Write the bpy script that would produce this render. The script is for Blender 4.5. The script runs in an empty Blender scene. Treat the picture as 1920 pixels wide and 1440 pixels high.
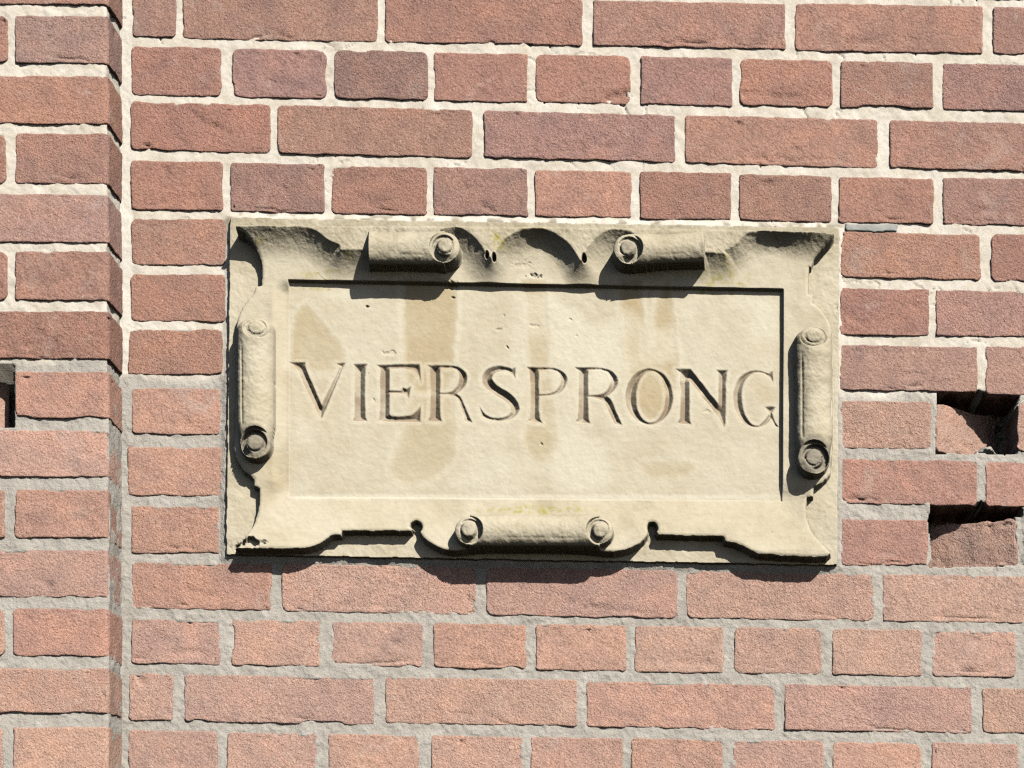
import bpy, math
import numpy as np
from mathutils import Matrix, Vector

# ------------------------------------------------------------------ camera, sky, sun, exposure
scene = bpy.context.scene
col = scene.collection

S = 0.5836e-3              # metres per photo pixel on the brick face
MM = 1.0e-3
D_MM = 2640.0              # camera distance from the brick face, mm
VPX, VPY = 1130.0, 2050.0  # foot of the camera axis on the wall (photo pixels)
TILT = -0.013              # the hand-held roll of the photograph
WALL_Z = 2.38              # height of the plaque above the pavement
BASE = Matrix.Translation((0, 0, WALL_Z)) @ Matrix.Rotation(TILT, 4, 'Y')

cam_d = bpy.data.cameras.new('camera')
cam = bpy.data.objects.new('camera', cam_d); col.objects.link(cam)
scene.camera = cam
cam_d.sensor_fit = 'HORIZONTAL'; cam_d.sensor_width = 36.0
cam_d.lens = 36.0 * (D_MM * MM) / (1920 * S)
cam_d.shift_x = (960 - VPX) / 1920.0
cam_d.shift_y = (VPY - 720) / 1920.0
cam_d.clip_start = 0.05; cam_d.clip_end = 500
cam.matrix_world = BASE @ Matrix.Translation(((VPX - 960) * S, -D_MM * MM, (720 - VPY) * S)) @ Matrix.Rotation(math.radians(90), 4, 'X')

SUN = Vector((0.54, -1.0, 0.76)).normalized()     # towards the sun
SUN = (BASE.to_3x3() @ SUN).normalized()
sun_elev = math.asin(SUN.z)
sun_az = math.atan2(SUN.x, SUN.y)
world = bpy.data.worlds.new('World'); scene.world = world; world.use_nodes = True
wn = world.node_tree.nodes; wl = world.node_tree.links
sky = wn.new('ShaderNodeTexSky'); sky.sky_type = 'NISHITA'; sky.sun_disc = False
sky.sun_elevation = sun_elev; sky.sun_rotation = sun_az
sky.altitude = 0.0; sky.air_density = 0.55; sky.dust_density = 0.5; sky.ozone_density = 1.0
wl.new(sky.outputs[0], wn['Background'].inputs[0])
wn['Background'].inputs[1].default_value = 0.05

sl = bpy.data.lights.new('sun', 'SUN'); sl.energy = 5.0; sl.angle = math.radians(0.5); sl.color = (1.0, 0.955, 0.88)
so = bpy.data.objects.new('sun', sl); col.objects.link(so)
so.rotation_euler = SUN.to_track_quat('Z', 'Y').to_euler()
so.location = (2, -4, 5)

scene.cycles.use_denoising = False; scene.cycles.pixel_filter_type = 'BLACKMAN_HARRIS'; scene.cycles.filter_width = 1.3
scene.cycles.max_bounces = 2; scene.cycles.diffuse_bounces = 0
scene.view_settings.view_transform = 'Standard'
scene.view_settings.look = 'None'
scene.view_settings.exposure = 0.23
scene.view_settings.gamma = 1.0
scene.view_settings.use_curve_mapping = False

# ------------------------------------------------------------------ helpers
rng = np.random.default_rng(7)

def hash2(ix, iy, seed):
    h = (ix.astype(np.int64) * 374761393 + iy.astype(np.int64) * 668265263 + int(seed) * 974634777) & 0xFFFFFFFF
    h = ((h ^ (h >> 13)) * 1274126177) & 0xFFFFFFFF
    h = ((h ^ (h >> 16)) * 2246822519) & 0xFFFFFFFF
    return ((h ^ (h >> 15)) & 0xFFFFFF) / float(0xFFFFFF)

def vnoise(x, y, seed=0):
    xi = np.floor(x); yi = np.floor(y); fx = x - xi; fy = y - yi
    u = fx * fx * fx * (fx * (fx * 6 - 15) + 10); v = fy * fy * fy * (fy * (fy * 6 - 15) + 10)
    a = hash2(xi, yi, seed); b = hash2(xi + 1, yi, seed); c = hash2(xi, yi + 1, seed); d = hash2(xi + 1, yi + 1, seed)
    return (a + (b - a) * u + (c - a) * v + (a - b - c + d) * u * v) * 2 - 1

def fbm(x, y, scale, octaves=4, seed=0, gain=0.5):
    x = np.asarray(x, float) / scale; y = np.asarray(y, float) / scale
    t = 0; a = 1.0; n = 0
    for o in range(octaves):
        t = t + a * vnoise(x + 17.3 * o, y - 9.1 * o, seed + 31 * o); n += a
        a *= gain; x = x * 2.03; y = y * 2.03
    return t / n * 1.6

def sstep(a, b, x):
    t = np.clip((x - a) / (b - a), 0, 1)
    return t * t * (3 - 2 * t)

def lerp(a, b, t): return a + (b - a) * t

def poly_sd(px, py, poly):
    """signed distance to a closed polygon, positive inside"""
    poly = np.asarray(poly, float)
    d2 = np.full(px.shape, 1e18); inside = np.zeros(px.shape, bool)
    n = len(poly)
    for i in range(n):
        ax, ay = poly[i]; bx, by = poly[(i + 1) % n]
        ex, ey = bx - ax, by - ay
        wx, wy = px - ax, py - ay
        t = np.clip((wx * ex + wy * ey) / (ex * ex + ey * ey + 1e-12), 0, 1)
        d2 = np.minimum(d2, (wx - ex * t) ** 2 + (wy - ey * t) ** 2)
        c = ((ay > py) != (by > py))
        if abs(ey) > 1e-12:
            inside ^= c & (px < ax + ex * (py - ay) / ey)
    d = np.sqrt(d2)
    return np.where(inside, d, -d)

def smooth_poly(pts, closed=True, k=2, corner=55):
    """round a hand-traced outline (Chaikin) but keep sharp corners"""
    p = [np.array(q, float) for q in pts]
    for _ in range(k):
        out = []; n = len(p)
        for i in range(n):
            a, b, c = p[i - 1], p[i], p[(i + 1) % n]
            u = b - a; v = c - b
            ang = abs(math.degrees(math.atan2(u[0] * v[1] - u[1] * v[0], u @ v)))
            if ang > corner: out.append(b)
            else: out.append(b * .75 + a * .25); out.append(b * .75 + c * .25)
        p = out
    return np.array(p)

def flat(px, py, d):
    """photo position of a point d mm proud of the wall -> its position on the wall plane (same units)"""
    f = 1 - np.asarray(d, float) / D_MM
    return VPX + (np.asarray(px, float) - VPX) * f, VPY + (np.asarray(py, float) - VPY) * f

def fpoly(pts, d):
    a = np.asarray(pts, float); x, y = flat(a[:, 0], a[:, 1], d)
    return np.stack([x, y], 1)

def to_m(wx, wy, d):
    """wall coordinates + proud depth (mm) -> metres"""
    return np.stack([(wx - 960) * S, -np.asarray(d) * MM, (720 - wy) * S], -1)

def mesh_obj(name, verts, faces, mat, parent, loc=None, attrs=None, normals=None, smooth=True):
    me = bpy.data.meshes.new(name)
    verts = np.ascontiguousarray(verts, np.float32); faces = np.ascontiguousarray(faces, np.int32)
    me.vertices.add(len(verts)); me.vertices.foreach_set('co', verts.ravel())
    nf, k = faces.shape
    me.loops.add(nf * k); me.loops.foreach_set('vertex_index', faces.ravel())
    me.polygons.add(nf); me.polygons.foreach_set('loop_start', np.arange(0, nf * k, k, dtype=np.int32))
    me.polygons.foreach_set('loop_total', np.full(nf, k, np.int32))
    me.polygons.foreach_set('use_smooth', np.full(nf, smooth, bool))
    me.update(calc_edges=True)
    for an, av in (attrs or {}).items():
        at = me.color_attributes.new(an, 'FLOAT_COLOR', 'POINT')
        at.data.foreach_set('color', np.ascontiguousarray(av, np.float32).ravel())
    if normals is not None:
        me.normals_split_custom_set_from_vertices(normals.astype(np.float32))
    me.materials.append(mat)
    o = bpy.data.objects.new(name, me); col.objects.link(o)
    if parent is not None: o.parent = parent
    if loc is not None: o.location = loc
    return o

def grid_faces(nx, ny):
    i = np.arange(ny - 1)[:, None] * nx + np.arange(nx - 1)[None, :]
    i = i.ravel()
    return np.stack([i, i + nx, i + nx + 1, i + 1], 1)

# ------------------------------------------------------------------ materials
def new_mat(name):
    m = bpy.data.materials.new(name); m.use_nodes = True
    nt = m.node_tree; b = nt.nodes['Principled BSDF']
    b.inputs['Roughness'].default_value = 0.92
    b.inputs['Specular IOR Level'].default_value = 0.25
    return m, nt, b

def N(nt, t, **kw):
    n = nt.nodes.new(t)
    for k, v in kw.items(): setattr(n, k, v)
    return n

def noise(nt, vec, scale, detail=2.0, rough=0.55, dist=0.0):
    n = N(nt, 'ShaderNodeTexNoise'); n.inputs['Scale'].default_value = scale
    n.inputs['Detail'].default_value = detail; n.inputs['Roughness'].default_value = rough
    n.inputs['Distortion'].default_value = dist
    nt.links.new(vec, n.inputs['Vector']); return n.outputs['Fac']

def ramp(nt, fac, stops):
    r = N(nt, 'ShaderNodeValToRGB'); e = r.color_ramp.elements
    while len(e) < len(stops): e.new(0.5)
    for k, (p, c) in enumerate(stops): e[k].position = p; e[k].color = (*c, 1) if len(c) == 3 else c
    nt.links.new(fac, r.inputs[0]); return r.outputs[0]

def mix(nt, fac, a, b, mode='MIX'):
    m = N(nt, 'ShaderNodeMix', data_type='RGBA', blend_type=mode)
    for sock, v in ((m.inputs['Factor'], fac), (m.inputs[6], a), (m.inputs[7], b)):
        if hasattr(v, 'is_linked'): nt.links.new(v, sock)
        elif isinstance(v, (int, float)): sock.default_value = v
        else: sock.default_value = (*v, 1)
    return m.outputs[2]

def math_n(nt, op, a, b=None, clamp=False):
    m = N(nt, 'ShaderNodeMath', operation=op); m.use_clamp = clamp
    for i, v in enumerate((a, b)):
        if v is None: continue
        if hasattr(v, 'is_linked'): nt.links.new(v, m.inputs[i])
        else: m.inputs[i].default_value = v
    return m.outputs[0]

def bump(nt, h, strength, dist, prev=None):
    b = N(nt, 'ShaderNodeBump'); b.inputs['Strength'].default_value = strength; b.inputs['Distance'].default_value = dist
    nt.links.new(h, b.inputs['Height'])
    if prev is not None: nt.links.new(prev, b.inputs['Normal'])
    return b.outputs['Normal']

# --- fired clay brick, its colour from the object
brick_mat, nt, bs = new_mat('fired_brick')
tc = N(nt, 'ShaderNodeTexCoord'); oi = N(nt, 'ShaderNodeObjectInfo')
off = N(nt, 'ShaderNodeVectorMath', operation='SCALE'); off.inputs[0].default_value = (13.7, 7.1, 29.3)
nt.links.new(oi.outputs['Random'], off.inputs['Scale'])
add = N(nt, 'ShaderNodeVectorMath', operation='ADD')
nt.links.new(tc.outputs['Object'], add.inputs[0]); nt.links.new(off.outputs[0], add.inputs[1])
V = add.outputs[0]
blot = noise(nt, V, 22, 3, 0.6, 0.6)
blot2 = noise(nt, V, 55, 3, 0.6)
gr = noise(nt, V, 540, 2, 0.75)
gr2 = noise(nt, V, 1000, 1, 0.6)
spk = noise(nt, V, 330, 1, 0.5)
c = mix(nt, 1.0, oi.outputs['Color'], ramp(nt, blot, [(0.28, (0.84, 0.86, 0.90)), (0.5, (1, 1, 1)), (0.74, (1.12, 1.05, 1.0))]), 'MULTIPLY')
c = mix(nt, 1.0, c, ramp(nt, blot2, [(0.3, (0.90, 0.91, 0.93)), (0.7, (1.08, 1.07, 1.05))]), 'MULTIPLY')
c = mix(nt, 1.0, c, ramp(nt, gr, [(0.3, (0.68, 0.64, 0.62)), (0.5, (1, 1, 1)), (0.70, (1.27, 1.31, 1.33))]), 'MULTIPLY')
c = mix(nt, 1.0, c, ramp(nt, gr2, [(0.3, (0.80, 0.79, 0.78)), (0.5, (1, 1, 1)), (0.7, (1.2, 1.2, 1.2))]), 'MULTIPLY')
c = mix(nt, ramp(nt, spk, [(0.76, (0, 0, 0)), (0.82, (1, 1, 1))]), c, (0.60, 0.50, 0.42))
bloom = noise(nt, V, 17, 4, 0.7, 1.2)
c = mix(nt, ramp(nt, bloom, [(0.58, (0, 0, 0)), (0.78, (0.42, 0.42, 0.42))]), c, (0.52, 0.43, 0.375))
soot = noise(nt, V, 120, 4, 0.75, 0.8)
c = mix(nt, ramp(nt, soot, [(0.64, (0, 0, 0)), (0.74, (0.55, 0.55, 0.55))]), c, (0.115, 0.075, 0.062))
nt.links.new(c, bs.inputs['Base Color'])
hsum = math_n(nt, 'ADD', gr, math_n(nt, 'MULTIPLY', gr2, 0.5))
pit = noise(nt, V, 210, 2, 0.6)
mpd = N(nt, 'ShaderNodeMapping'); mpd.inputs['Rotation'].default_value = (math.radians(17), math.radians(-41), math.radians(23))
nt.links.new(V, mpd.inputs[0])
mpe = N(nt, 'ShaderNodeMapping'); mpe.inputs['Scale'].default_value = (0.42, 1, 1.2); nt.links.new(mpd.outputs[0], mpe.inputs[0])
drag = noise(nt, mpe.outputs[0], 300, 3, 0.65, 0.4)
nrm = bump(nt, pit, 0.6, 0.0022)
nrm = bump(nt, drag, 0.6, 0.0020, nrm)
bgr = N(nt, 'ShaderNodeBump'); bgr.inputs['Distance'].default_value = 0.0014
nt.links.new(hsum, bgr.inputs['Height']); nt.links.new(nrm, bgr.inputs['Normal'])
rsk = math_n(nt, 'FRACT', math_n(nt, 'MULTIPLY', oi.outputs['Random'], 37.7))
nt.links.new(math_n(nt, 'ADD', math_n(nt, 'MULTIPLY', rsk, 0.65), 0.4), bgr.inputs['Strength'])
nrm = bgr.outputs[0]
nt.links.new(nrm, bs.inputs['Normal'])

# --- mortar: cream above, grey cement where it was repointed (attribute tint: r grey, g dirt, b white lime)
mortar_mat, nt, bs = new_mat('pointing_mortar')
tc = N(nt, 'ShaderNodeTexCoord'); V = tc.outputs['Object']
at = N(nt, 'ShaderNodeVertexColor', layer_name='tint')
sp = N(nt, 'ShaderNodeSeparateColor'); nt.links.new(at.outputs[0], sp.inputs[0])
g1 = noise(nt, V, 40, 4, 0.6, 0.4); g2 = noise(nt, V, 800, 2, 0.7); g3 = noise(nt, V, 320, 2, 0.6); g4 = noise(nt, V, 14, 2, .5)
cream = ramp(nt, g1, [(0.25, (0.50, 0.44, 0.355)), (0.5, (0.60, 0.55, 0.47)), (0.75, (0.68, 0.64, 0.575))])
grey = ramp(nt, g1, [(0.25, (0.335, 0.31, 0.275)), (0.5, (0.41, 0.384, 0.342)), (0.75, (0.48, 0.452, 0.408))])
c = mix(nt, sp.outputs[0], cream, grey)
c = mix(nt, sp.outputs[2], c, (0.66, 0.62, 0.55))
c = mix(nt, 1.0, c, ramp(nt, g2, [(0.28, (0.78, 0.77, 0.75)), (0.5, (1, 1, 1)), (0.75, (1.14, 1.14, 1.14))]), 'MULTIPLY')
c = mix(nt, sp.outputs[1], c, (0.17, 0.145, 0.09))
nt.links.new(c, bs.inputs['Base Color'])
h = math_n(nt, 'ADD', g3, math_n(nt, 'MULTIPLY', g2, 0.55))
st = math_n(nt, 'ADD', math_n(nt, 'MULTIPLY', sp.outputs[0], 0.5), 0.25)
b1 = N(nt, 'ShaderNodeBump'); b1.inputs['Distance'].default_value = 0.0016
nt.links.new(h, b1.inputs['Height']); nt.links.new(st, b1.inputs['Strength']); nt.links.new(b1.outputs[0], bs.inputs['Normal'])

# --- sandstone (attribute wear: r tan stain, g lichen, b weather film, a old letter paint; wash: r pale rim and painted ridge highlight)
stone_mat, nt, bs = new_mat('carved_sandstone')
tc = N(nt, 'ShaderNodeTexCoord'); V = tc.outputs['Object']
at = N(nt, 'ShaderNodeVertexColor', layer_name='wear'); sp = N(nt, 'ShaderNodeSeparateColor'); nt.links.new(at.outputs[0], sp.inputs[0])
at2 = N(nt, 'ShaderNodeVertexColor', layer_name='wash'); sp2 = N(nt, 'ShaderNodeSeparateColor'); nt.links.new(at2.outputs[0], sp2.inputs[0])
mp = N(nt, 'ShaderNodeMapping'); mp.inputs['Scale'].default_value = (1, 1, 3.2); nt.links.new(V, mp.inputs[0])
n1 = noise(nt, V, 16, 4, 0.6, 0.3); n2 = noise(nt, mp.outputs[0], 90, 4, 0.65, 0.5); n3 = noise(nt, V, 900, 2, 0.7); n4 = noise(nt, V, 170, 3, 0.6)
c = ramp(nt, n1, [(0.25, (0.475, 0.42, 0.305)), (0.5, (0.53, 0.478, 0.36)), (0.75, (0.56, 0.515, 0.40))])
c = mix(nt, sp.outputs[0], c, (0.43, 0.35, 0.215))
c = mix(nt, sp2.outputs[0], c, (0.63, 0.59, 0.475))
c = mix(nt, 1.0, c, ramp(nt, n2, [(0.25, (0.92, 0.90, 0.87)), (0.5, (1, 1, 1)), (0.75, (1.05, 1.05, 1.05))]), 'MULTIPLY')
film = math_n(nt, 'MULTIPLY', sp.outputs[2], ramp(nt, n4, [(0.30, (0.45, 0.45, 0.45)), (0.62, (1, 1, 1))]))
c = mix(nt, film, c, (0.235, 0.198, 0.122))
lich = math_n(nt, 'MULTIPLY', sp.outputs[1], ramp(nt, n4, [(0.40, (0, 0, 0)), (0.64, (0.9, 0.9, 0.9))]))
c = mix(nt, lich, c, (0.36, 0.315, 0.075))
c = mix(nt, at.outputs['Alpha'], c, (0.30, 0.232, 0.162))
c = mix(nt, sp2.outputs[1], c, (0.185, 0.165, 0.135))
c = mix(nt, 1.0, c, ramp(nt, n3, [(0.28, (0.93, 0.92, 0.91)), (0.5, (1, 1, 1)), (0.75, (1.04, 1.04, 1.04))]), 'MULTIPLY')
nt.links.new(c, bs.inputs['Base Color'])
bst = math_n(nt, 'ADD', 0.16, math_n(nt, 'MULTIPLY', sp.outputs[2], 0.6))
bA = N(nt, 'ShaderNodeBump'); bA.inputs['Distance'].default_value = 0.0030
nt.links.new(n4, bA.inputs['Height']); nt.links.new(bst, bA.inputs['Strength'])
bB = N(nt, 'ShaderNodeBump'); bB.inputs['Distance'].default_value = 0.0008; bB.inputs['Strength'].default_value = 0.22
nt.links.new(n3, bB.inputs['Height']); nt.links.new(bA.outputs[0], bB.inputs['Normal'])
nt.links.new(bB.outputs[0], bs.inputs['Normal'])

lead_mat, nt, bs = new_mat('grey_slate')
tc = N(nt, 'ShaderNodeTexCoord')
n1 = noise(nt, tc.outputs['Object'], 60, 3, 0.6)
nt.links.new(ramp(nt, n1, [(0.3, (0.26, 0.27, 0.255)), (0.7, (0.37, 0.37, 0.345))]), bs.inputs['Base Color'])

# ------------------------------------------------------------------ the wall
wall = bpy.data.objects.new('brick_wall', None); col.objects.link(wall)
wall.matrix_world = BASE
wall['label'] = 'weathered red brick wall with a projecting pier and cream and grey mortar joints'
wall['category'] = 'wall'; wall['kind'] = 'thing'

TONE = {   # fired colours (linear)
    'r': (0.350, 0.190, 0.143), 'm': (0.338, 0.200, 0.155), 'p': (0.318, 0.195, 0.168), 'd': (0.285, 0.176, 0.154),
    'o': (0.415, 0.232, 0.168), 'l': (0.470, 0.303, 0.230), 'k': (0.420, 0.270, 0.210), 'v': (0.372, 0.240, 0.206), 's': (0.442, 0.264, 0.196),
}
PIER = 55.0   # the pier stands this far proud, mm
DEEP = 80.0

def edge_axis(a, b, fine=1.3, band=11, coarse=5.5, pad=4.0):
    e = np.arange(-pad, band, fine)  # fine steps at the arrises
    n = max(2, int((b - a - 2 * band) / coarse))
    return np.concatenate([a + e, np.linspace(a + band, b - band, n), b - e[::-1]])

brick_rects = []
CRACKS = [(366, 218, 428, 249, 2.4, 3.0), (325, 255, 352, 276, 2.0, 1.6), (1392, 175, 1505, 184, 2.6, 3.2), (520, 62, 545, 72, 3, 2), (470, 76, 500, 62, 3, 2.5),
  (905, 386, 925, 396, 3, 3.5), (1140, 185, 1178, 174, 5, 5), (1640, 300, 1655, 312, 6, 5), (1640, 1005, 1700, 1010, 2, 1.6), (735, 1205, 752, 1209, 3.5, 3),
  (640, 1135, 730, 1136, 2.4, 2), (1240, 1240, 1340, 1248, 3.5, 2.6), (258, 1268, 266, 1280, 4, 4), (1545, 940, 1620, 935, 2.5, 2), (1590, 930, 1640, 938, 2.4, 2.0), (640, 1245, 760, 1240, 2.2, 1.8),
  (1430, 345, 1446, 340, 4, 4), (1012, 1120, 1060, 1112, 2, 1), (590, 1222, 604, 1228, 2, 2), (1822, 1198, 1838, 1200, 3, 2), (880, 1410, 960, 1416, 2.2, 1.6), (1690, 255, 1760, 262, 2, 1.2)]
bid = [0]

def brick(x0, x1, yt, yb, tone, slope=0.0, d0=0.0, parent=None, fall=16.0, corner=False, hinge=None, angle=0.0, name='brick', worn=1.0):
    """one brick on the wall plane: x0..x1, top and bottom at its middle (wall units)"""
    k = bid[0]; bid[0] += 1
    r = np.random.default_rng(1000 + k)
    vis = (x1 > -20 and x0 < 1940 and yb > -30 and yt < 1480)
    fine = 1.3 if vis else 3.0
    xs = edge_axis(x0, x1, fine); ys = edge_axis(yt, yb, fine)
    ncol_front = len(xs); side = np.zeros(0)
    if corner:                      # the front runs to the arris and the brick returns along the reveal
        xs = xs[xs <= x1 - 2.0]; ncol_front = len(xs)
        side = np.concatenate([np.array([3.6, 5.5]), np.arange(8, d0 + 6, 2.6)])
    nx = ncol_front + len(side); ny = len(ys)
    cx, cy = (x0 + x1) / 2, (yt + yb) / 2
    hw, hh = (x1 - x0) / 2, (yb - yt) / 2
    X = np.concatenate([xs, np.full(len(side), x1)])
    XX, YY = np.meshgrid(X, ys)
    UU = np.concatenate([xs, x1 + side / (S / MM)])      # unrolled coordinate for noise
    UX, _ = np.meshgrid(UU, ys)
    rad = r.choice([2.5, 4, 6, 9, 13])
    lx = XX - cx; ly = YY - cy
    if corner: lx = np.minimum(lx, hw - rad - 2)
    qx = np.abs(lx) - (hw - rad); qy = np.abs(ly) - (hh - rad)
    sd = -(np.hypot(np.maximum(qx, 0), np.maximum(qy, 0)) + np.minimum(np.maximum(qx, qy), 0) - rad)
    # ragged arrises: bottoms more broken than tops
    low = sstep(-hh * .2, hh * .9, ly)
    sd = sd + 1.0 * fbm(UX, YY, 16, 3, k) + 1.3 + low * 1.3 * fbm(UX, YY, 34, 3, k + 500)
    sd = sd + (worn - 1) * 1.6 * fbm(UX, YY, 22, 3, k + 900)
    chip = np.clip(fbm(UX, YY, 48, 2, k + 77) - 0.55, 0, 1) * r.uniform(0, 9)
    sd = sd - chip * sstep(26, 2, sd)
    top = r.uniform(-0.35, 0.45) + r.uniform(-.7, .7) * lx / hw + r.uniform(-.5, .9) * ly / hh
    top = top + worn * r.uniform(.25, .6) * fbm(UX, YY, 30, 3, k + 9) + worn * r.uniform(.15, .4) * fbm(UX, YY, 7, 2, k + 5)
    if r.random() < .5:      # blown pits
        top = top - np.minimum(np.clip(fbm(UX, YY, r.uniform(9, 16), 2, k + 61) - r.uniform(.95, 1.15), 0, 1) * 9, 2.6)
    # folded-clay creases near the lower edge on some bricks
    for _c in range(r.choice([0, 0, 1, 1, 2])):
        yc = hh * r.uniform(.2, .85) + r.uniform(-.18, .18) * lx + 6 * fbm(UX, YY * 0, 40, 3, k + 3 + _c)
        span = sstep(-hw * r.uniform(.2, 1), -hw * r.uniform(0, .2), lx) * sstep(hw * r.uniform(.3, 1), hw * r.uniform(0, .3), lx)
        top = top - span * r.uniform(.8, 2.2) * np.exp(-((ly - yc) / 2.2) ** 2)
    for (ax, ay, bx, by, wd, dp) in CRACKS:
        if d0 < 1 and x0 < (ax + bx) / 2 < x1 and yt < (ay + by) / 2 < yb + 8:
            ex, ey = bx - ax, by - ay
            wy_ = YY + slope * (XX - cx) - ay + 2.5 * fbm(XX, YY * 0, 9, 2, k + 41); wx_ = XX - ax
            tt = np.clip((wx_ * ex + wy_ * ey) / (ex * ex + ey * ey), 0, 1)
            top = top - dp * np.exp(-(np.hypot(wx_ - ex * tt, wy_ - ey * tt) / wd) ** 2)
    rnd = np.clip(1 - sd / 5.0, 0, 1)
    h = top - r.uniform(0.3, 1.1) * rnd ** 2
    h = lerp(-fall, h, sstep(-0.8, 1.6, sd))
    # place
    n_out = np.concatenate([np.ones(ncol_front), np.zeros(len(side))])
    base_d = np.concatenate([np.full(ncol_front, d0), d0 - side])
    px = XX + (1 - n_out)[None, :] * h / (S / MM)
    if corner: px[:, ncol_front:] -= (6.0 * (1 - side / d0).clip(0, 1))[None, :]; px[:, :ncol_front] -= (6.0 * sstep(40, 0, x1 - xs))[None, :]
    dd = base_d[None, :] + n_out[None, :] * h
    if corner:
        t = np.clip(1 - (x1 - XX) / 13.0, 0, 1) * n_out[None, :]
        dd = dd - 3.0 * t ** 2.5
    py = YY + slope * (XX - cx)
    hx = cx if hinge is None else hinge
    P = to_m(px, py, dd)
    loc = to_m(np.array(hx), np.array(cy), np.array(d0))
    P = (P - loc).reshape(-1, 3)
    o = mesh_obj(name, P, grid_faces(nx, ny), brick_mat, parent or wall, loc=loc.tolist())
    if angle: o.rotation_euler.z = math.radians(angle)
    mean_ = np.array((0.325, 0.192, 0.151)) if yt < 640 else np.array((0.440, 0.290, 0.236))
    tc_ = lerp(np.array(TONE[tone]), mean_, .38) * (1 + r.uniform(-.04, .04)) * (1 + np.array([r.uniform(-.02, .02), r.uniform(-.015, .01), r.uniform(-.01, .03)]))
    o.color = (*np.clip(tc_, 0, 1).tolist(), 1)
    brick_rects.append((x0, x1, yt, yb, slope, d0, angle))
    return o

def course(top, bot, xa, xb, cells, deep=()):
    """top/bot: y at x=xa and x=xb; cells: (x0, x1, tone)"""
    st = (top[1] - top[0]) / (xb - xa); sb = (bot[1] - bot[0]) / (xb - xa)
    for i, (x0, x1, t) in enumerate(cells):
        xm = (x0 + x1) / 2
        r = np.random.default_rng(int(x0 * 7 + top[0] * 3) & 0xFFFF)
        brick(x0, x1, top[0] + st * (xm - xa) + r.uniform(-1.2, 1.2), bot[0] + sb * (xm - xa) + r.uniform(-1.2, 1.2), t,
              slope=(st + sb) / 2, fall=DEEP if i in deep else 16.0)

hdr = lambda xs, tones: [(a, b, t) for (a, b), t in zip(xs, tones)]
course((-122, -91), (-34, -4), 300, 1850, hdr([(247, 413), (433, 610), (624, 800), (812, 988), (1003, 1180), (1198, 1372), (1386, 1560), (1577, 1750), (1765, 1925), (1940, 2110)], 'mrpmrpmrmp'))
course((-17, 13), (71, 101), 300, 1850, hdr([(248, 330), (343, 708), (722, 1092), (1112, 1472), (1491, 1843), (1862, 2215)], 'dmrmmm'))
course((88, 118), (179, 207), 330, 1850, hdr([(246, 414), (436, 612), (626, 802), (813, 989), (1004, 1182), (1202, 1373), (1387, 1561), (1577, 1750), (1767, 1930), (1945, 2110)], 'rpdrrdrmpm'))
course((192, 227), (284, 317), 330, 1800, hdr([(245, 508), (520, 886), (907, 1266), (1284, 1646), (1669, 2030), (2048, 2215)], 'rmpmmm'))
course((302, 335), (395, 421), 330, 1850, hdr([(245, 417), (432, 608), (622, 800), (813, 989), (1003, 1184), (1200, 1372), (1386, 1560), (1573, 1751), (1768, 1932), (1947, 2110)], 'rdrpormrpm'))
for (x0, x1, a, b, t) in ((246, 423, 411, 497, 'o'), (245, 423, 514, 602, 'r'), (240, 419, 616, 702, 'o'), (247, 413, 728, 815, 'o'), (240, 417, 838, 929, 'o'), (246, 411, 949, 1037, 'o')):
    brick(x0, x1, a, b, t, slope=0.004)
course((436, 440), (522, 527), 1700, 1890, hdr([(1576, 1838, ), (1858, 2215)], 'or'))
course((541, 544), (628, 631), 1660, 1850, hdr([(1575, 1742), (1755, 1932), (1950, 2125)], 'rvr'))
course((647, 649), (733, 738), 1700, 1890, hdr([(1574, 1833), (1848, 2215)], 'mm'), deep=(0, 1))
brick(1575, 1746, 752, 841, 'l', slope=0.008, fall=16)
brick(1757, 1930, 754, 846, 'l', slope=0.0, hinge=1757, angle=41, fall=40, worn=2.6)      # set skew: its right end turns into the wall
brick(1906, 2080, 752, 846, 'k', slope=0.005, fall=DEEP)
course((862, 866), (946, 950), 1700, 1890, hdr([(1574, 1833), (1848, 2215)], 'rr'), deep=(0, 1))
brick(1576, 1740, 974, 1060, 'r', slope=0.006, fall=DEEP)
brick(1732, 1906, 972, 1060, 'k', slope=0.004, hinge=1906, angle=-24, fall=40, worn=2.6)
brick(1924, 2090, 974, 1062, 'k', slope=0.004, fall=DEEP)
course((1054, 1080), (1144, 1167), 380, 1850, hdr([(245, 509), (528, 892), (912, 1270), (1286, 1639), (1656, 2010), (2030, 2215)], 'olvkkl'))
course((1160, 1182), (1244, 1270), 330, 1830, hdr([(246, 413), (434, 600), (621, 793), (812, 987), (1005, 1174), (1191, 1357), (1377, 1541), (1561, 1729), (1748, 1905), (1923, 2080), (2098, 2240)], 'klksslklllkl'[:11]))
course((1261, 1290), (1351, 1374), 280, 1880, hdr([(241, 326), (346, 702), (723, 1083), (1100, 1453), (1471, 1822), (1842, 2195)], 'lllskl'))
course((1370, 1394), (1456, 1480), 330, 1840, hdr([(240, 408), (426, 594), (616, 785), (808, 980), (996, 1168), (1183, 1356), (1374, 1545), (1561, 1728), (1747, 1910), (1928, 2090)], 'klslsskskl'))
course((1476, 1500), (1564, 1588), 330, 1840, hdr([(240, 508), (528, 892), (912, 1270), (1286, 1639), (1656, 2010), (2030, 2215)], 'lklolk'))

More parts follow.
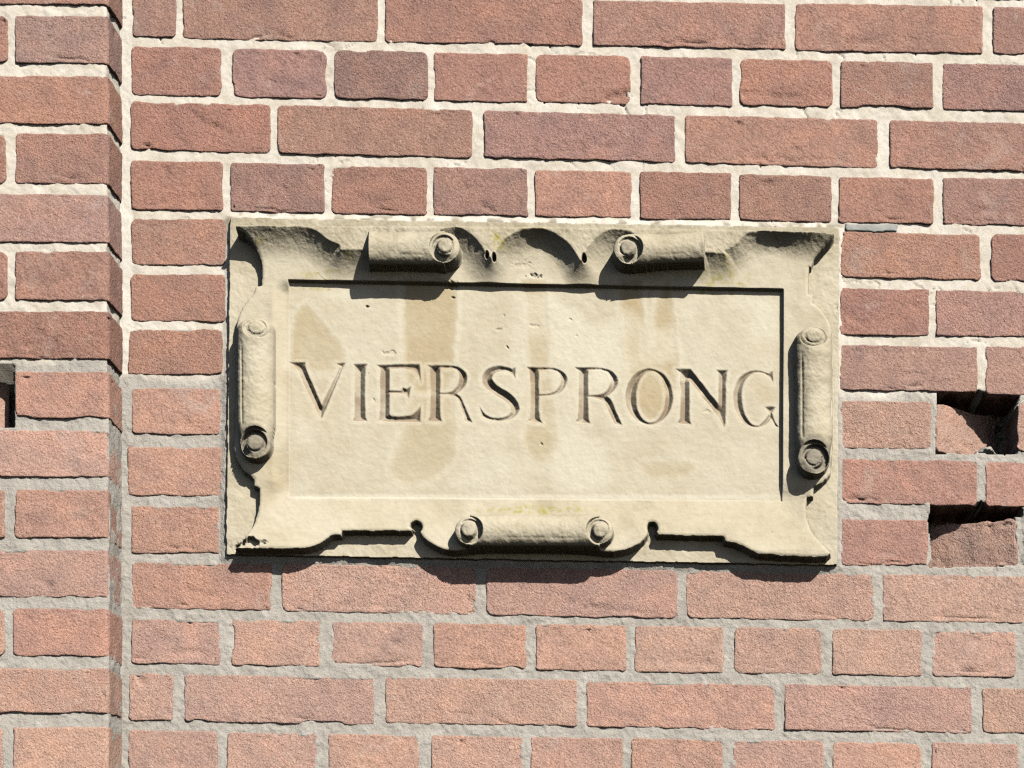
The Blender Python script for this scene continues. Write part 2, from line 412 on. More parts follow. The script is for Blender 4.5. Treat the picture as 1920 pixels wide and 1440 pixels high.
# the pier: same wall, standing proud at the left
pier_rows = [   # photo y top, bottom, [(x0, x1, tone)] ; x1 None = the arris
    (-192, -104, [(-190, 14, 'm'), (28, None, 'p')]), (-82, 8, [(-140, None, 'm')]), (29, 118, [(-190, 14, 'r'), (28, None, 'v')]),
    (141, 232, [(-170, None, 'o')]), (250, 343, [(-190, 11, 'r'), (29, None, 'm')]), (363, 454, [(-170, None, 'v')]),
    (471, 563, [(-190, 13, 'r'), (29, None, 'm')]), (583, 672, [(-170, None, 'r')]), (696, 784, [(28, None, 'o')]),
    (806, 894, [(-170, None, 'k')]), (918, 1008, [(-190, 9, 'o'), (28, None, 'o')]), (1031, 1119, [(-170, None, 'k')]),
    (1141, 1230, [(-190, 9, 'l'), (24, None, 'o')]), (1253, 1336, [(-170, None, 'l')]), (1363, 1452, [(-190, 5, 'l'), (24, None, 'l')]),
    (1472, 1560, [(-170, None, 'l')])]
ARRIS = flat(209, 0, PIER)[0]

# pier mortar: front and reveal in one folded sheet
def tint_grey(wx, wy, limit):
    return sstep(limit - 14, limit + 14, wy + 9 * fbm(wx, wy, 60, 2, 901))

xs = np.arange(-260, ARRIS - 14.5, 2.9); side = np.arange(3.2, PIER + 6, 2.2)
ys = np.arange(-145, 1590, 3.0)
nf_ = len(xs)
X = np.concatenate([xs, ARRIS - 2.0 - 6.0 * (1 - side / PIER).clip(0, 1)]); UU = np.concatenate([xs, ARRIS + side * MM / S])
XX, YY = np.meshgrid(X, ys); UX, _ = np.meshgrid(UU, ys)
h = -2.1 + 0.95 * fbm(UX, YY, 34, 3, 411) + 0.45 * fbm(UX, YY, 6, 2, 412)
front_ = np.concatenate([np.ones(nf_), np.zeros(len(side))])[None, :]
for (a, b, cells) in pier_rows:
    for (x0, x1, t) in cells:
        w0, wa = flat(x0, a, PIER); _, wb = flat(0, b, PIER); w1 = ARRIS if x1 is None else flat(x1, 0, PIER)[0]
        h = h - 7 * front_ * sstep(4, 9, np.minimum(np.minimum(XX - w0, (w1 + 30 if x1 is None else w1) - XX), np.minimum(YY - wa, wb - YY)))
hole = (XX < flat(27, 0, PIER)[0]) & (YY > flat(0, 682, PIER)[1]) & (YY < flat(0, 800, PIER)[1])
fr = np.concatenate([np.ones(nf_), np.zeros(len(side))])[None, :]
h = np.where(hole & (fr > 0), -DEEP + 10, h)
bd = np.concatenate([np.full(nf_, PIER), PIER - side])[None, :]
h = h + (1 - fr) * (2.2 * sstep(690, 760, YY) + 0.4 + .8 * fbm(UX, YY, 30, 3, 415))
P = to_m(XX + (1 - fr) * h * MM / S, YY, bd + fr * h).reshape(-1, 3)
tn = np.zeros((P.shape[0], 4), np.float32); tn[:, 3] = 1
tn[:, 0] = tint_grey(UX, YY, 700).ravel()
pier = mesh_obj('pier', P, grid_faces(len(X), len(ys)), mortar_mat, wall, attrs={'tint': tn})
pier['label'] = 'brick pier standing proud of the wall'
for (a, b, cells) in pier_rows:
    for (x0, x1, t) in cells:
        w0, wa = flat(x0, a, PIER); _, wb = flat(0, b, PIER)
        w1 = ARRIS if x1 is None else flat(x1, 0, PIER)[0]
        near_hole = 560 < a < 900
        brick(float(w0), float(w1), float(wa), float(wb), t, slope=0.002, d0=PIER, parent=pier, corner=x1 is None, fall=60 if (near_hole and x1 is not None) else 14.0)
w0, wa = flat(-165, 696, PIER); w1, wb = flat(15, 790, PIER)
brick(float(w0), float(w1), float(wa), float(wb), 'l', d0=PIER, parent=pier, hinge=float(w0), angle=24, fall=40)

# wall mortar: a sheet behind the bricks, cut away where bricks and plaque hide it
PL = fpoly([(432, 409), (1573, 428), (1570, 1061), (424, 1041)], 5)       # the plaque's block on the wall
xs = np.arange(212, 2205, 2.6); ys = np.arange(-118, 1582, 2.6)
XX, YY = np.meshgrid(xs, ys)
n3_ = fbm(XX, YY, 8, 2, 22)
h = -1.75 + 0.85 * fbm(XX, YY, 38, 3, 21) + 0.28 * n3_
grey = np.where(XX < 430, tint_grey(XX, YY, 705), tint_grey(XX, YY, 742))
h = h + grey * 0.5 + sstep(.3, .8, n3_) * grey * .5
crk = np.abs(fbm(XX, YY, 70, 3, 77)); h = h - 2.2 * sstep(.030, .008, crk) * (1 - .7 * grey) * sstep(-.2, .3, fbm(XX, YY, 120, 2, 78))
plsd = poly_sd(XX, YY, PL)
h = h + sstep(-16, -2, plsd) * 3.0                                          # pointing worked up to the stone
keep = plsd < 6
covered = np.zeros(XX.shape, bool)
for (x0, x1, yt, yb, sl_, d0, ang) in brick_rects:
    if d0 > 1 or ang: continue
    yy_ = YY - sl_ * (XX - (x0 + x1) / 2)
    bx_ = (XX > x0) & (XX < x1) & (yy_ > yt) & (yy_ < yb)
    h[bx_] -= 7 * sstep(5, 9.5, np.minimum(np.minimum(XX - x0, x1 - XX), np.minimum(yy_ - yt, yb - yy_)))[bx_]
    covered |= (XX > x0 + 11) & (XX < x1 - 11) & (YY - sl_ * (XX - (x0 + x1) / 2) > yt + 11) & (YY - sl_ * (XX - (x0 + x1) / 2) < yb - 11)
XX0, YY0 = XX, YY
XX = XX0 + 3.5 * fbm(XX0, YY0, 18, 3, 611); YY = YY0 + 3.0 * fbm(XX0, YY0, 18, 3, 612)
hA = (XX > 1757) & (XX < 1910) & (YY > 731) & (YY < 849)
hB = (XX > 1744) & (XX < 1920) & (YY > 943) & (YY < 1060)
h = np.where(hA | hB, -DEEP + 6 * n3_, h)
lump = poly_sd(XX, YY, [(1835, 828), (1868, 814), (1900, 852), (1830, 852)])
h = np.where(hA & (lump > 0), np.maximum(h, -46 + 2.0 * lump + 3 * n3_), h)
lump2 = (XX > 1904) & (XX < 1920) & (YY > 966) & (YY < 1060)
h = np.where(lump2, -3 + .6 * n3_, h)
XX, YY = XX0, YY0
P = to_m(XX, YY, h).reshape(-1, 3)
F = grid_faces(len(xs), len(ys))
kv = (keep & ~covered).ravel()
F = F[kv[F].any(1)]
used = np.unique(F); remap = np.full(P.shape[0], -1); remap[used] = np.arange(len(used))
tn = np.zeros(XX.shape + (4,), np.float32); tn[..., 3] = 1
tn[..., 0] = grey
rim = sstep(-22, -4, plsd) * (YY < 460)
tn[..., 1] = np.clip(rim * sstep(.1, .7, fbm(XX, YY, 22, 3, 55)) * 0.75, 0, 1)
white = np.maximum(sstep(252, 246, XX) * (YY < 700), rim * sstep(.15, .5, fbm(XX, YY * .4, 70, 2, 58)))
tn[..., 2] = np.clip(white * .8 + .5 * sstep(.45, .8, fbm(XX, YY, 55, 3, 61)) * (1 - grey), 0, 1)
mesh_obj('mortar', P[used], remap[F], mortar_mat, wall, attrs={'tint': tn.reshape(-1, 4)[used]})

# slip of slate wedged in the joint at the stone's upper corner
xs = np.linspace(1583, 1686, 40); ys = np.linspace(417, 437, 14)
XX, YY = np.meshgrid(xs, ys)
lx = np.abs(XX - 1634.5) - 48; ly = np.abs(YY - 427) - 7
sd = -(np.hypot(np.maximum(lx, 0), np.maximum(ly, 0)) + np.minimum(np.maximum(lx, ly), 0)) + 1.5 * fbm(XX, YY, 14, 2, 71)
h = lerp(-9, 1.2 + .4 * fbm(XX, YY, 12, 2, 72), sstep(-2.5, 0.5, sd))
o = mesh_obj('slate_wedge', to_m(XX, YY + .01 * (XX - 1634), h).reshape(-1, 3), grid_faces(40, 14), lead_mat, wall)
o['label'] = 'grey slip of slate wedged in the joint'

# ------------------------------------------------------------------ the carved plaque
plaque = bpy.data.objects.new('stone_plaque', None); col.objects.link(plaque)
plaque.matrix_world = BASE
plaque['label'] = 'carved pale sandstone name plaque with scrolled strapwork frame and incised lettering'
plaque['category'] = 'plaque'

GS = 1.25
gx0, gx1, gy0, gy1 = 418, 1582, 402, 1070
xs = np.arange(gx0, gx1, GS); ys = np.arange(gy0, gy1, GS)
XX, YY = np.meshgrid(xs, ys)
NXg, NYg = len(xs), len(ys)

T_FRONT, SHEET, PANEL, SLAB = 41.0, 21.0, 13.5, 7.5

# outline of the strapwork sheet (photo units, depth of that edge)
sheet = [
 (439,418,44),(520,418,44),(1000,420,44),(1500,428,44),(1569,432,44),
 (1565,440,42),(1552,455,38),(1537,469,33),(1527,484,29),(1523,498,26),(1518,499,25),(1517,549,22),(1526,552,21),(1525,567,21),(1532,571,21),
 (1547,586,21),(1558,605,22),(1562,625,24),(1563,700,24),(1563,800,24),(1562,857,24),(1560,882,24),(1549,902,24),(1526,912,23),(1525,930,22),(1515,933,22),
 (1513,950,22),(1515,975,23),(1524,997,25),(1540,1017,27),(1560,1037,29),(1548,1047,29),(1435,1041,29),(1415,1037,29),(1395,1026,28),(1375,1017,27),
 (1359,1016,27),(1356,1007,26),(1233,1004,26),(1229,996,26),(1233,990,25),(1231,981,25),(1224,977,25),(1216,979,25),(1213,987,25),(1217,996,26),(1212,1008,27),
 (1198,1021,28),(1177,1031,29),(1156,1036,29),(1135,1036,29),(1100,1030,29),(1000,1028,29),(900,1028,29),(872,1032,29),(849,1034,29),(825,1030,29),(804,1018,28),(791,1006,27),(786,997,26),(790,990,25),
 (790,983,25),(785,977,25),(778,975,25),(771,979,25),(769,986,25),(776,991,25),(771,996,26),(642,996,26),(639,1003,27),(622,1003,27),(612,1011,28),
 (602,1019,28),(585,1027,29),(560,1030,29),(500,1029,29),(437,1028,29),(452,1012,27),(464,998,25),(474,982,24),(481,962,23),(485,936,22),(484,916,22),
 (475,911,22),(475,897,22),(466,890,22),(453,879,23),(443,863,23),(438,843,24),(438,825,24),(440,760,24),(440,640,24),(441,612,23),(445,593,22),
 (452,578,21),(462,563,21),(473,553,21),(478,535,21),(488,532,23),(489,505,26),(485,479,30),(476,456,34),(462,438,39),(439,426,42)]
sheet_w = np.array([flat(x, y, d) for x, y, d in sheet])
sheet_w = smooth_poly(sheet_w, k=1, corner=48)
sd_sheet = poly_sd(XX, YY, sheet_w)

# front plane of the head: everything above this lip
lip = [(436,424),(462,425),(478,423),(517,423),(556,423),(580,427),(598,436),(613,449),(627,455),(637,458),(638,468),(692,468),(705,476),(815,476),
 (819,447),(825,432),(842,425),(858,425),(877,434),(892,447),(902,459),(910,473),(916,480),(921,485),(926,480),(932,466),(942,452),(956,441),(977,431),(1000,427),(1025,430),(1046,440),(1065,455),
 (1080,474),(1087,488),(1092,488),(1097,472),(1108,455),(1125,439),(1146,430),(1167,430),(1185,436),(1195,447),(1198,470),(1318,478),(1322,473),(1359,475),(1358,469),(1379,461),(1390,446),(1404,435),(1424,431),
 (1458,433),(1510,435),(1572,434),(1580,380),(430,380)]
lip_w = smooth_poly(fpoly(lip, T_FRONT), k=1, corner=38)
sd_lip = np.full(XX.shape, -999.0)
m = YY < 640
sd_lip[m] = poly_sd(XX[m], YY[m], lip_w)

nA = fbm(XX, YY, 60, 4, 201); nB = fbm(XX, YY, 14, 3, 202); nC = fbm(XX, YY, 5, 2, 203)
rough_top = sstep(560, 470, YY)

# back slab
slab = SLAB + 0.35 * nA + 0.35 * nB + 0.12 * nC
# sheet
sh = np.full(XX.shape, SHEET) + 0.4 * nA + 0.22 * nB
t = sstep(925, 1035, YY); bottom = lerp(14.6, 29.5, (YY - 932).clip(0, 110) / 110.0)
wb_ = sstep(905, 950, YY) * sstep(470, 545, XX) * sstep(1545, 1478, XX)
wb2 = sstep(950, 1010, YY)
sh = lerp(sh, bottom + 0.4 * nA + .2 * nB, np.maximum(wb_, wb2))
# left margin slopes softly into the field
pleft = 541
tl = sstep(514, pleft + 2, XX) * sstep(535, 560, YY) * sstep(948, 925, YY) * (XX < 700)
sh = lerp(sh, PANEL + 0.4 + .3 * nA, tl)
# cavetto up to the lip
deepc = np.maximum(np.exp(-((XX - 1008) / 55) ** 2), 0.9 * np.exp(-((XX - 1450) / 55) ** 2))
RR = 54.0 - 15 * deepc
u = np.clip(1 + sd_lip / RR, 0, 1)
cav = SHEET + (T_FRONT - 1.0 - SHEET) * lerp(u ** 2, u ** 2.6, deepc)
cav = cav + rough_top * (0.28 * nB + 0.22 * nC) * sstep(0.05, .5, u)
sh = np.maximum(sh, np.where(sd_lip > -RR, cav, -99))
# head block front
front = T_FRONT + 0.5 * nA + 0.5 * nB + .25 * nC
sh = lerp(sh, front, sstep(-1.2, 1.8, sd_lip + 0.7 * nB))
# two drilled slits at the cusps of the head
for (cx_, cy_, a_, b_) in ((913, 478, 3.2, 6), (926, 482, 3.6, 7), (1095, 484, 4.2, 7.5)):
    fx, fy = flat(cx_, cy_, 38); e = np.hypot((XX - fx) / a_, (YY - fy) / b_)
    sh = sh - 16 * sstep(1.15, .7, e)

# field (inscription panel)
panel_w = fpoly([(541, 526.5), (1468, 543.5), (1466, 939), (541, 931)], PANEL + 5)
sd_pan = poly_sd(XX, YY, panel_w)
pan = PANEL + 0.30 * nA + 0.16 * nB + .05 * nC

def W(pts, d=PANEL): return smooth_poly(fpoly(pts, d), k=2, corner=80)
stain = np.zeros(XX.shape); pale = np.zeros(XX.shape)
streaks = [
 ([(546,690),(550,612),(562,580),(576,571),(592,590),(612,620),(640,642),(648,678),(640,700)], 5, .75, .4),
 ([(757,530),(856,530),(854,600),(847,660),(851,720),(800,740),(758,720)], 6, .85, .6),
 ([(790,690),(850,690),(853,800),(852,850),(838,878),(795,903),(745,906),(728,880),(760,800)], 15, .55, .45),
 ([(980,530),(1022,530),(1028,600),(1027,700),(1000,704),(993,700),(988,610)], 5, .85, .6),
 ([(992,690),(1028,690),(1040,790),(1043,845),(1030,866),(1008,872),(990,850),(982,800)], 9, .6, .5),
 ([(1162,530),(1200,530),(1206,620),(1214,660),(1228,640),(1230,570),(1254,530),(1266,620),(1272,690),(1250,790),(1200,790),(1180,715),(1172,640)], 8, .98, .6),
 ([(1205,872),(1250,866),(1300,872),(1298,888),(1250,898),(1210,890)], 8, .7, .3),
 ([(1405,630),(1455,640),(1462,700),(1440,760),(1410,720)], 12, .5, 0),
 ([(520,700),(620,700),(640,760),(590,800),(540,790)], 22, .35, 0),
 ([(500,850),(540,860),(545,925),(500,950),(486,930)], 10, .6, 0),
 ([(1000,940),(1200,945),(1460,950),(1500,1020),(1300,1000),(1000,970)], 25, .3, 0),
]
for pts, soft, amt, rimw in streaks:
    q = W(pts); bb = (XX > q[:, 0].min() - 40) & (XX < q[:, 0].max() + 40) & (YY > q[:, 1].min() - 40) & (YY < q[:, 1].max() + 40)
    s_ = poly_sd(XX[bb], YY[bb], q) + 2.5 * nB[bb]
    stain[bb] = np.maximum(stain[bb], 1.0 * amt * sstep(-1.7 * soft, 1.7 * soft, s_) * np.clip(.9 + .3 * nA[bb], 0, 1))
    pale[bb] = np.maximum(pale[bb], .75 * rimw * np.exp(-((s_ + 7) / 6) ** 2))
    pan[bb] -= 0.55 * rimw * sstep(-4, 5, s_)
pale = np.maximum(pale, 0.55 * sstep(.1, .9, fbm(XX, YY, 110, 2, 209)) * sstep(0, 20, sd_pan))
pale = np.maximum(pale, 0.7 * sstep(930, 936, YY) * sstep(948, 938, YY) * sstep(0, 60, XX - 520) * sstep(0, 60, 1480 - XX))  # painted highlight along the ridge at the field's lower edge

def inside_step(sd):   # crisp on head and right side, soft elsewhere
    return sstep(-1.2, 1.4, sd)
sh = lerp(sh, np.minimum(sh, pan), inside_step(sd_pan))

# ---- scrolls: rolled ends of the strapwork
def erode(a): return a + 0.45 * nB + .18 * nC + .6 * nA
scroll_mask = []      # (name index, mask)
eye_mask = []
top_h = sh.copy()
film = np.zeros(XX.shape)

def roll(p0, p1, r_px, c_mm, vertical, eyes, taper0=0.0, taper1=0.0, flare=4.0):
    """half-round roll from p0 to p1 (photo px); eyes: (x, y, r_eye, r_out, dark-angle, depth)"""
    global top_h
    dmid = c_mm + 10
    (ax, ay), (bx, by) = [flat(*p, dmid) for p in (p0, p1)]
    L = math.hypot(bx - ax, by - ay); ux, uy = (bx - ax) / L, (by - ay) / L
    s_ = (XX - ax) * ux + (YY - ay) * uy; q_ = -(XX - ax) * uy + (YY - ay) * ux
    rr = r_px * (1 + 0.03 * nA)
    if vertical:
        rr = rr * (1 - .13 * sstep(L - 45, L - 5, s_)) * np.sqrt(np.clip(1 - np.clip(1 - s_ / 22.0, 0, 1) ** 2, 0.02, 1))
    else:
        rr = rr * (1 + .05 * np.abs(2 * s_ / L - 1) ** 2)
    prof = np.sqrt(np.clip(1 - (q_ / rr) ** 2, 0, 1))
    end = sstep(-1.5, 1.5, s_) * sstep(-1.5, 1.5, L - s_)
    rm = r_px * S / MM
    hh = c_mm + rm * prof * lerp(1, .88, np.sin(np.clip(s_ / L, 0, 1) * math.pi))
    if vertical: hh = lerp(SHEET, hh, np.sqrt(np.clip(1 - np.clip(1 - s_ / 22.0, 0, 1) ** 2, 0, 1)))
    body = (np.abs(q_) < rr) & (end > 0.02)
    val = np.where(body, erode(hh), -99)
    # a fold line along the roll where the sheet tucks in
    fold = np.exp(-((q_ - (0.66 if vertical else 0.55) * rr) / 2.0) ** 2) * sstep(40, 80, s_) * sstep(24, 50, L - s_)
    val = val - fold * (1.7 if vertical else 0.4)
    mask = body & (val > top_h)
    top_h = np.where(mask, lerp(top_h, val, end), top_h)
    em = []
    for (ex, ey, re, ro, ang, drc, dep, squash, lift, pop) in eyes:
        fx, fy = flat(ex, ey, c_mm + rm * .8)
        dx = XX - fx; dy = (YY - fy) / squash
        rad = np.hypot(dx, dy); a = np.arctan2(dy, dx)
        zt = c_mm + rm * lift
        disc = rad < ro
        # spiral gutter winding in towards the eye
        th = ((a - math.radians(ang)) * drc) % (2 * math.pi) / (2 * math.pi)
        f = np.clip(th / 0.78, 0, 1); on = sstep(0.0, 0.04, th) * sstep(0.84, 0.62, th)
        rin = re + (ro - 9 - re) * f * .55; rout = rin + 1.5 + (ro - 4.5 - re) * (.25 + .75 * f)
        rout = np.minimum(rout, ro - 2.5)
        gut = dep * (0.35 + 0.65 * f) * on * sstep(rin - 1.4, rin + 1.0, rad) * sstep(rout + 1.6, rout - 1.2, rad)
        lip_ = 1.5 * (1 - on) * np.exp(-((rad - re) / 2.0) ** 2)
        ring = zt - 4.5 * (rad / ro) ** 4 - gut - lip_
        dome = zt - 3.0 + (3.0 + pop) * np.clip(1 - (rad / re) ** 9, 0, 1) ** .6 + 0.5 * nB
        v = np.where(rad < re, dome, ring)
        v = erode(v)
        k = sstep(ro, ro - 2.0, rad)
        top_h = np.where(disc, lerp(top_h, v, k), top_h)
        mask = mask | disc
        em.append(rad < re + .6)
    return mask, em

scrolls = [
 dict(p0=(690, 461), p1=(834, 462), r_px=31, c_mm=42, vertical=False, eyes=[(834, 461, 14, 29, -30, -1, 7, 1.0, .78, 2.2)]),
 dict(p0=(1177, 465), p1=(1321, 459), r_px=28.5, c_mm=43, vertical=False, eyes=[(1177, 464, 14, 28, 200, 1, 9, 1.0, .78, 2.0)]),
 dict(p0=(477, 593), p1=(478, 832), r_px=34.5, c_mm=25, vertical=True, eyes=[(481, 613, 16, 26, 20, 1, 2.4, .78, .78, .2), (478, 830, 15, 30, 40, -1, 12, 1.0, .80, 1.5)]),
 dict(p0=(1526, 611), p1=(1527, 857), r_px=34, c_mm=29, vertical=True, eyes=[(1526, 629, 15, 26, 160, 1, 2.4, .8, .78, .2), (1526, 857, 15, 31, 165, 1, 12, 1.0, .80, 1)]),
 dict(p0=(880, 992), p1=(1125, 993), r_px=29.5, c_mm=36, vertical=False, eyes=[(878, 992, 14.5, 27, 215, 1, 5.5, 1.0, .68, 2.4), (1125, 993, 14.5, 26, -20, -1, 4.5, 1.0, .68, 2.4)]),
]
for s_ in scrolls:
    mk, em = roll(**s_)
    scroll_mask.append(mk); eye_mask.append(em)

# rolls may overhang the sheet outline: they join the silhouette
any_scroll = np.zeros(XX.shape, bool)
for mk in scroll_mask: any_scroll |= mk
cut = sstep(-1.8, 1.6, sd_sheet + 0.9 * nB * sstep(-8, 8, 8 - np.abs(sd_sheet)))
H = lerp(slab, top_h, np.where(any_scroll, np.maximum(cut, sstep(-60, -58, sd_sheet)), cut))
# soft worn arris of the sheet
H = H - 1.5 * np.clip(1 - np.abs(sd_sheet - 1.5) / 6, 0, 1) ** 2 * (~any_scroll)

# broken lower corner and small losses
fx, fy = flat(470, 1018, 26); e = np.hypot((XX - fx) / 34, (YY - fy) / 13) + .35 * nB
H = H - 9 * sstep(1.0, .4, e)
fx, fy = flat(457, 1015, 18); H = H - 12 * sstep(7, 4, np.hypot(XX - fx, YY - fy) + 2 * nC)
for (cx_, cy_, a_, b_, dp) in ((688, 574, 5, 2.2, 3), (1003, 521, 13, 4, 2.6), (845, 535, 12, 6, 2.5), (945, 591, 3, 3, 1.2), (951, 651, 3, 3, 1.6), (935, 617, 6, 2.5, 1.0), (1080, 628, 3, 2.5, 1.4), (849, 557, 4, 2, 2), (1000, 610, 10, 3, .8), (732, 660, 14, 5, 1.0), (700, 748, 4, 3, 1), (1015, 832, 3, 3, 1.5), (1070, 598, 4, 2, .9), (1570, 575, 4, 12, 1.5), (690, 700, 2.5, 2.5, .8), (1325, 770, 8, 3, .7), (980, 500, 20, 8, .9)):
    fx, fy = flat(cx_, cy_, 15); e = np.hypot((XX - fx) / a_, (YY - fy) / b_) + .5 * nC
    H = H - dp * sstep(1.1, .3, e)
pits = np.clip(fbm(XX, YY, 7, 2, 231) - 1.45, 0, 1)
H = H - np.minimum(pits * 9, 1.4) * sstep(-3, 3, sd_sheet)

# ---- letters: chiselled V-cuts, depth follows distance to the outline
def circ(cx_, cy_, rx, ry, n=40): return [(cx_ + rx * math.cos(2 * math.pi * k / n), cy_ + ry * math.sin(2 * math.pi * k / n)) for k in range(n)]
LET = [
 ('V', [(540,679.5),(573,679),(571,686),(603,758),(637,688),(629,681),(648,680),(643,690),(604,784),(598,784),(557,693),(550,685)], []),
 ('I', [(662,682.5),(689,682.5),(684.5,690),(684.5,780),(689,790),(661,790),(664,780),(664,690)], []),
 ('E', [(704,684),(787,682.5),(789,717),(783,705),(777,695),(766,691.5),(730.5,691.5),(730.5,732),(752,732.5),(754,726),(762,729),(771,724),(769,733),(766,751),(760,738.5),(730.5,738),(730.5,777),(737,781),(766,780),(779,774),(789,760),(788,792),(708,790),(712,781),(712,692)], []),
 ('R', [(800,684.5),(846,684.5),(862,688),(873,697),(877,708),(874,721),(866,732),(856,738.5),(866,745),(872,764),(886,793),(871,790),(864,765),(856,746),(845,741.5),(825.5,740.5),(825.5,780),(829,791),(801,790),(806.5,780),(806.5,692)],
   [[(825.5,691),(846,690.5),(856,695),(861,706),(858,721),(851,731),(843,735.5),(825.5,736)]]),
 ('S', [(967,688),(966,711),(959,702),(948,696.5),(935,697),(925,702),(922,710),(927,719),(941,728),(960,740),(971,753),(975,767),(969,779),(955,788),(937,791),(915,788),(902,782),(898,760),(906,773),(919,782),(936,784.5),(950,781),(958,772),(956,762),(945,751),(925,740),(909,728),(902,714),(905,700),(916,689.5),(933,685),(950,687),(960,691)], []),
 ('P', [(987,688.5),(1034,688.5),(1052,693),(1063,705),(1064,716),(1057,731),(1045,740),(1028,743),(1010.5,743.5),(1010.5,782),(1018,794),(988,790),(994,782),(994,697)],
   [[(1010.5,695),(1034,694),(1046,699),(1051,709),(1049,723),(1041,734),(1028,738.5),(1010.5,739.5)]]),
 ('R', [(1076,688.5),(1124,688.5),(1144,693),(1157,704),(1160,717),(1153,732),(1139,743),(1146,749),(1154,768),(1167,798),(1151,795),(1141,772),(1130,752),(1119,746.5),(1103,745.5),(1103,784),(1107,795),(1078,792),(1084,782),(1084,697)],
   [[(1103,695),(1125,694),(1138,699),(1144,712),(1141,727),(1134,736),(1123,740.5),(1103,741)]]),
 ('O', circ(1217, 744, 45, 53.5), [circ(1220, 744.5, 27.5, 48)]),
 ('N', [(1266,691.5),(1295,691.5),(1346,756),(1347,703),(1342,693.5),(1366,693.5),(1361,703),(1361,790),(1357,803),(1350,787),(1293,716),(1292.5,786),(1297,797),(1269,794),(1275,785),(1275,704)], []),
 ('G', [(1449,695),(1450,720),(1442,707),(1429,700),(1415,699),(1402,706),(1393,721),(1390,745),(1394,770),(1402,788),(1411,797),(1422,798),(1434,788),(1441,776),(1433,762.5),(1456,762.5),(1448,774),(1452,789),(1461,802),(1453,800),(1445,787),(1436,797),(1421,803),(1405,801),(1389,790),(1378,771),(1373,745),(1378,719),(1391,702),(1409,695),(1428,695),(1441,700)], []),
]
paint = np.zeros(XX.shape)
letter_mask = []
for i, (ch, outl, holes) in enumerate(LET):
    q = smooth_poly(fpoly(outl, PANEL), k=2 if ch in 'SGO' else 1, corner=42)
    bb = (XX > q[:, 0].min() - 6) & (XX < q[:, 0].max() + 6) & (YY > q[:, 1].min() - 6) & (YY < q[:, 1].max() + 6)
    s_ = poly_sd(XX[bb], YY[bb], q)
    for ho in holes:
        s_ = np.minimum(s_, -poly_sd(XX[bb], YY[bb], smooth_poly(fpoly(ho, PANEL), k=1, corner=42)))
    s_ = s_ + 0.5 * nB[bb] + .25 * nC[bb]
    ins = np.clip(s_, 0, 40) * (S / MM)
    H[bb] -= np.where(ins > 0, np.minimum(1.22 * ins, 9.5), 0)
    mk = np.zeros(XX.shape, bool); mk[bb] = s_ > 0.1
    letter_mask.append(mk)
    pv = sstep(-.3, 2.2, s_) * np.clip(0.60 + .35 * nA[bb] + .3 * nB[bb], 0, .9)
    paint[bb] = np.maximum(paint[bb], pv)
    pale[bb] = np.maximum(pale[bb], .45 * np.exp(-((s_ + 3.5) / 3) ** 2))

# ---- weathering maps (shape of the growth and the film, not of the light)
film = 0.60 * sstep(545, 440, YY + 14 * nA) * (0.55 + .45 * sstep(-.4, .7, fbm(XX, YY * .5, 46, 4, 241)))
film = np.where(YY < 640, film, 0)
film = np.maximum(film, 0.28 * sstep(.2, .9, fbm(XX, YY, 80, 3, 244)) * (sd_pan < 0))
for k_, amt in ((0, .32), (1, .32), (2, .2), (3, .45), (4, .15)):
    film = np.maximum(film, np.where(scroll_mask[k_], amt * np.clip(.75 + .5 * fbm(XX * .6, YY * 2 if k_ in (2, 3) else YY, 30, 3, 250 + k_), 0, 1.3), 0))
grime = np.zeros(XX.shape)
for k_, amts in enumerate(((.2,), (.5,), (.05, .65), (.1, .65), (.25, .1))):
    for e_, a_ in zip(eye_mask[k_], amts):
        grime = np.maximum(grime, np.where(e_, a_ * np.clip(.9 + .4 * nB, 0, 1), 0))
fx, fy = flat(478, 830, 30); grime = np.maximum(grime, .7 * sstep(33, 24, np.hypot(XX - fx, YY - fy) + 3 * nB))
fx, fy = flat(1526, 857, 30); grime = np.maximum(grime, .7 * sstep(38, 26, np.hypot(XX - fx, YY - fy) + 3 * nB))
lichen = np.zeros(XX.shape)
for (cx_, cy_, a_, b_, amt) in ((935, 458, 22, 16, 1), (1008, 432, 60, 10, .6), (1047, 492, 10, 6, 1), (1005, 957, 115, 10, 1), (943, 957, 18, 8, 1.6), (1350, 515, 55, 28, .8), (1320, 545, 20, 5, .9), (1370, 546, 9, 4, .9), (600, 512, 40, 10, .7), (605, 540, 20, 4, .9), (490, 450, 18, 12, .8), (660, 485, 14, 10, .8), (560, 540, 60, 5, .5)):
    fx, fy = flat(cx_, cy_, 25 if cy_ < 540 else 18); e = np.hypot((XX - fx) / a_, (YY - fy) / b_) + .5 * nB
    lichen = np.maximum(lichen, amt * sstep(1.1, .3, e))
lichen = np.clip(lichen, 0, 1)
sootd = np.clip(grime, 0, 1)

wear = np.stack([np.clip(stain, 0, 1), lichen, np.clip(film, 0, 1), np.clip(paint, 0, 1)], -1).reshape(-1, 4)
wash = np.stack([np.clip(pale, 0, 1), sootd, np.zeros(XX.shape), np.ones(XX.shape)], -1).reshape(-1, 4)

# cut the block's outline and give it sides going into the wall
PLs = poly_sd(XX, YY, PL) + 1.0 * nB
H = lerp(-22.0, H, sstep(-2.0, 0.3, PLs))
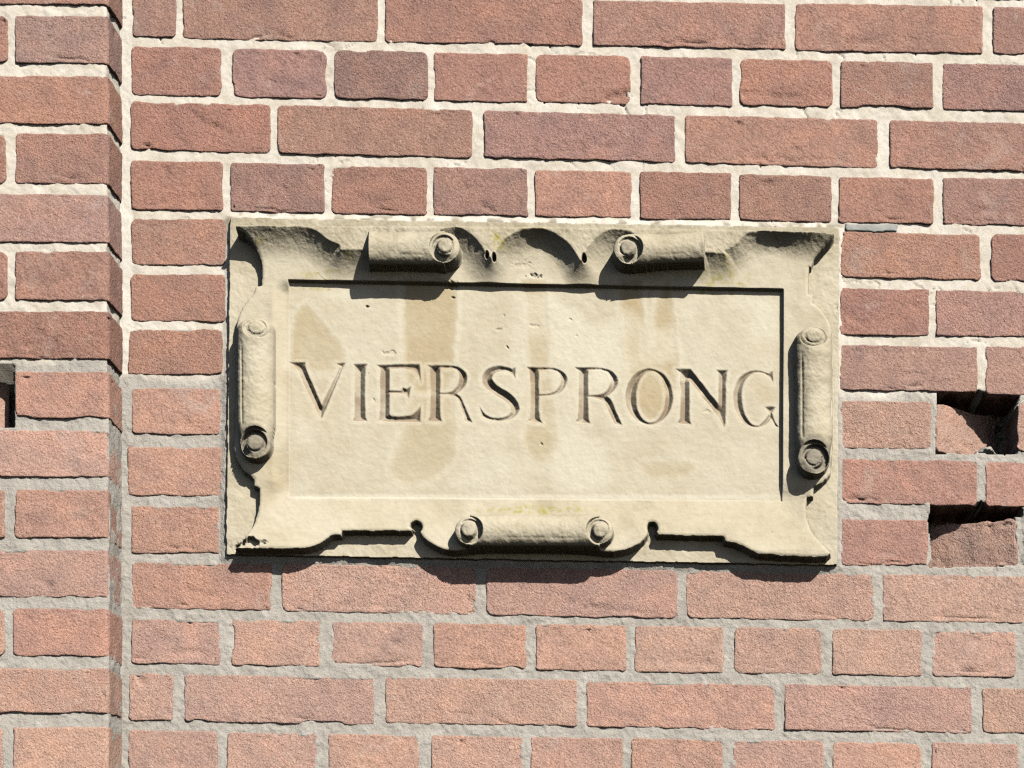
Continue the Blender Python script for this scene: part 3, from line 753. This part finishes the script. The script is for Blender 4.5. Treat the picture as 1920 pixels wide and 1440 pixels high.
# the head stays full to the top of the block
Pg = to_m(XX, YY, H)
dHx = np.gradient(H * MM, axis=1) / (GS * S); dHy = np.gradient(H * MM, axis=0) / (GS * S)
nrm = np.stack([-dHx, -np.ones_like(dHx), dHy], -1); nrm /= np.linalg.norm(nrm, axis=-1, keepdims=True)
# (x: d(height)/dx leans the normal to -x; rows run downwards so +dHy leans it up)
Pf = Pg.reshape(-1, 3); Nf = nrm.reshape(-1, 3)
F = grid_faces(NXg, NYg)
inb = (PLs > -2.6).ravel()
F = F[inb[F].any(1)]

def face_mask(vm): return vm.ravel()[F].sum(1) >= 3

lab = np.zeros(len(F), np.int32)                               # 0 slab
names = {0: 'back_slab', 1: 'frame', 2: 'panel'}
lab[face_mask(cut > 0.25)] = 1
lab[face_mask(sd_pan > 0) & (lab == 1)] = 2
nid = 3; scroll_ids = []; eye_ids = []; letter_ids = []
for k_, mk in enumerate(scroll_mask):
    lab[face_mask(mk)] = nid; scroll_ids.append(nid); nid += 1
for k_, em in enumerate(eye_mask):
    for e_ in em:
        lab[face_mask(e_)] = nid; eye_ids.append((nid, k_)); nid += 1
for mk in letter_mask:
    lab[face_mask(mk)] = nid; letter_ids.append(nid); nid += 1

def take(i, name, parent):
    f = F[lab == i]; used = np.unique(f)
    rm_ = np.zeros(len(Pf), np.int32); rm_[used] = np.arange(len(used))
    return mesh_obj(name, Pf[used], rm_[f], stone_mat, parent, attrs={'wear': wear[used], 'wash': wash[used]}, normals=Nf[used])

take(0, 'back_slab', plaque)
take(1, 'frame', plaque)
pano = take(2, 'panel', plaque)
scr = {}
slabels = ['rolled scroll on the left of the plaque head', 'rolled scroll on the right of the plaque head', 'upright scroll on the left side', 'grey weathered upright scroll on the right side', 'long scroll along the bottom edge']
for k_, i in enumerate(scroll_ids):
    o = take(i, 'scroll', plaque); o['label'] = slabels[k_]; scr[k_] = o
for i, k_ in eye_ids: take(i, 'scroll_eye', scr[k_])
for i, (ch, _, _) in zip(letter_ids, LET):
    o = take(i, 'letter', plaque); o['label'] = 'incised capital letter ' + ch
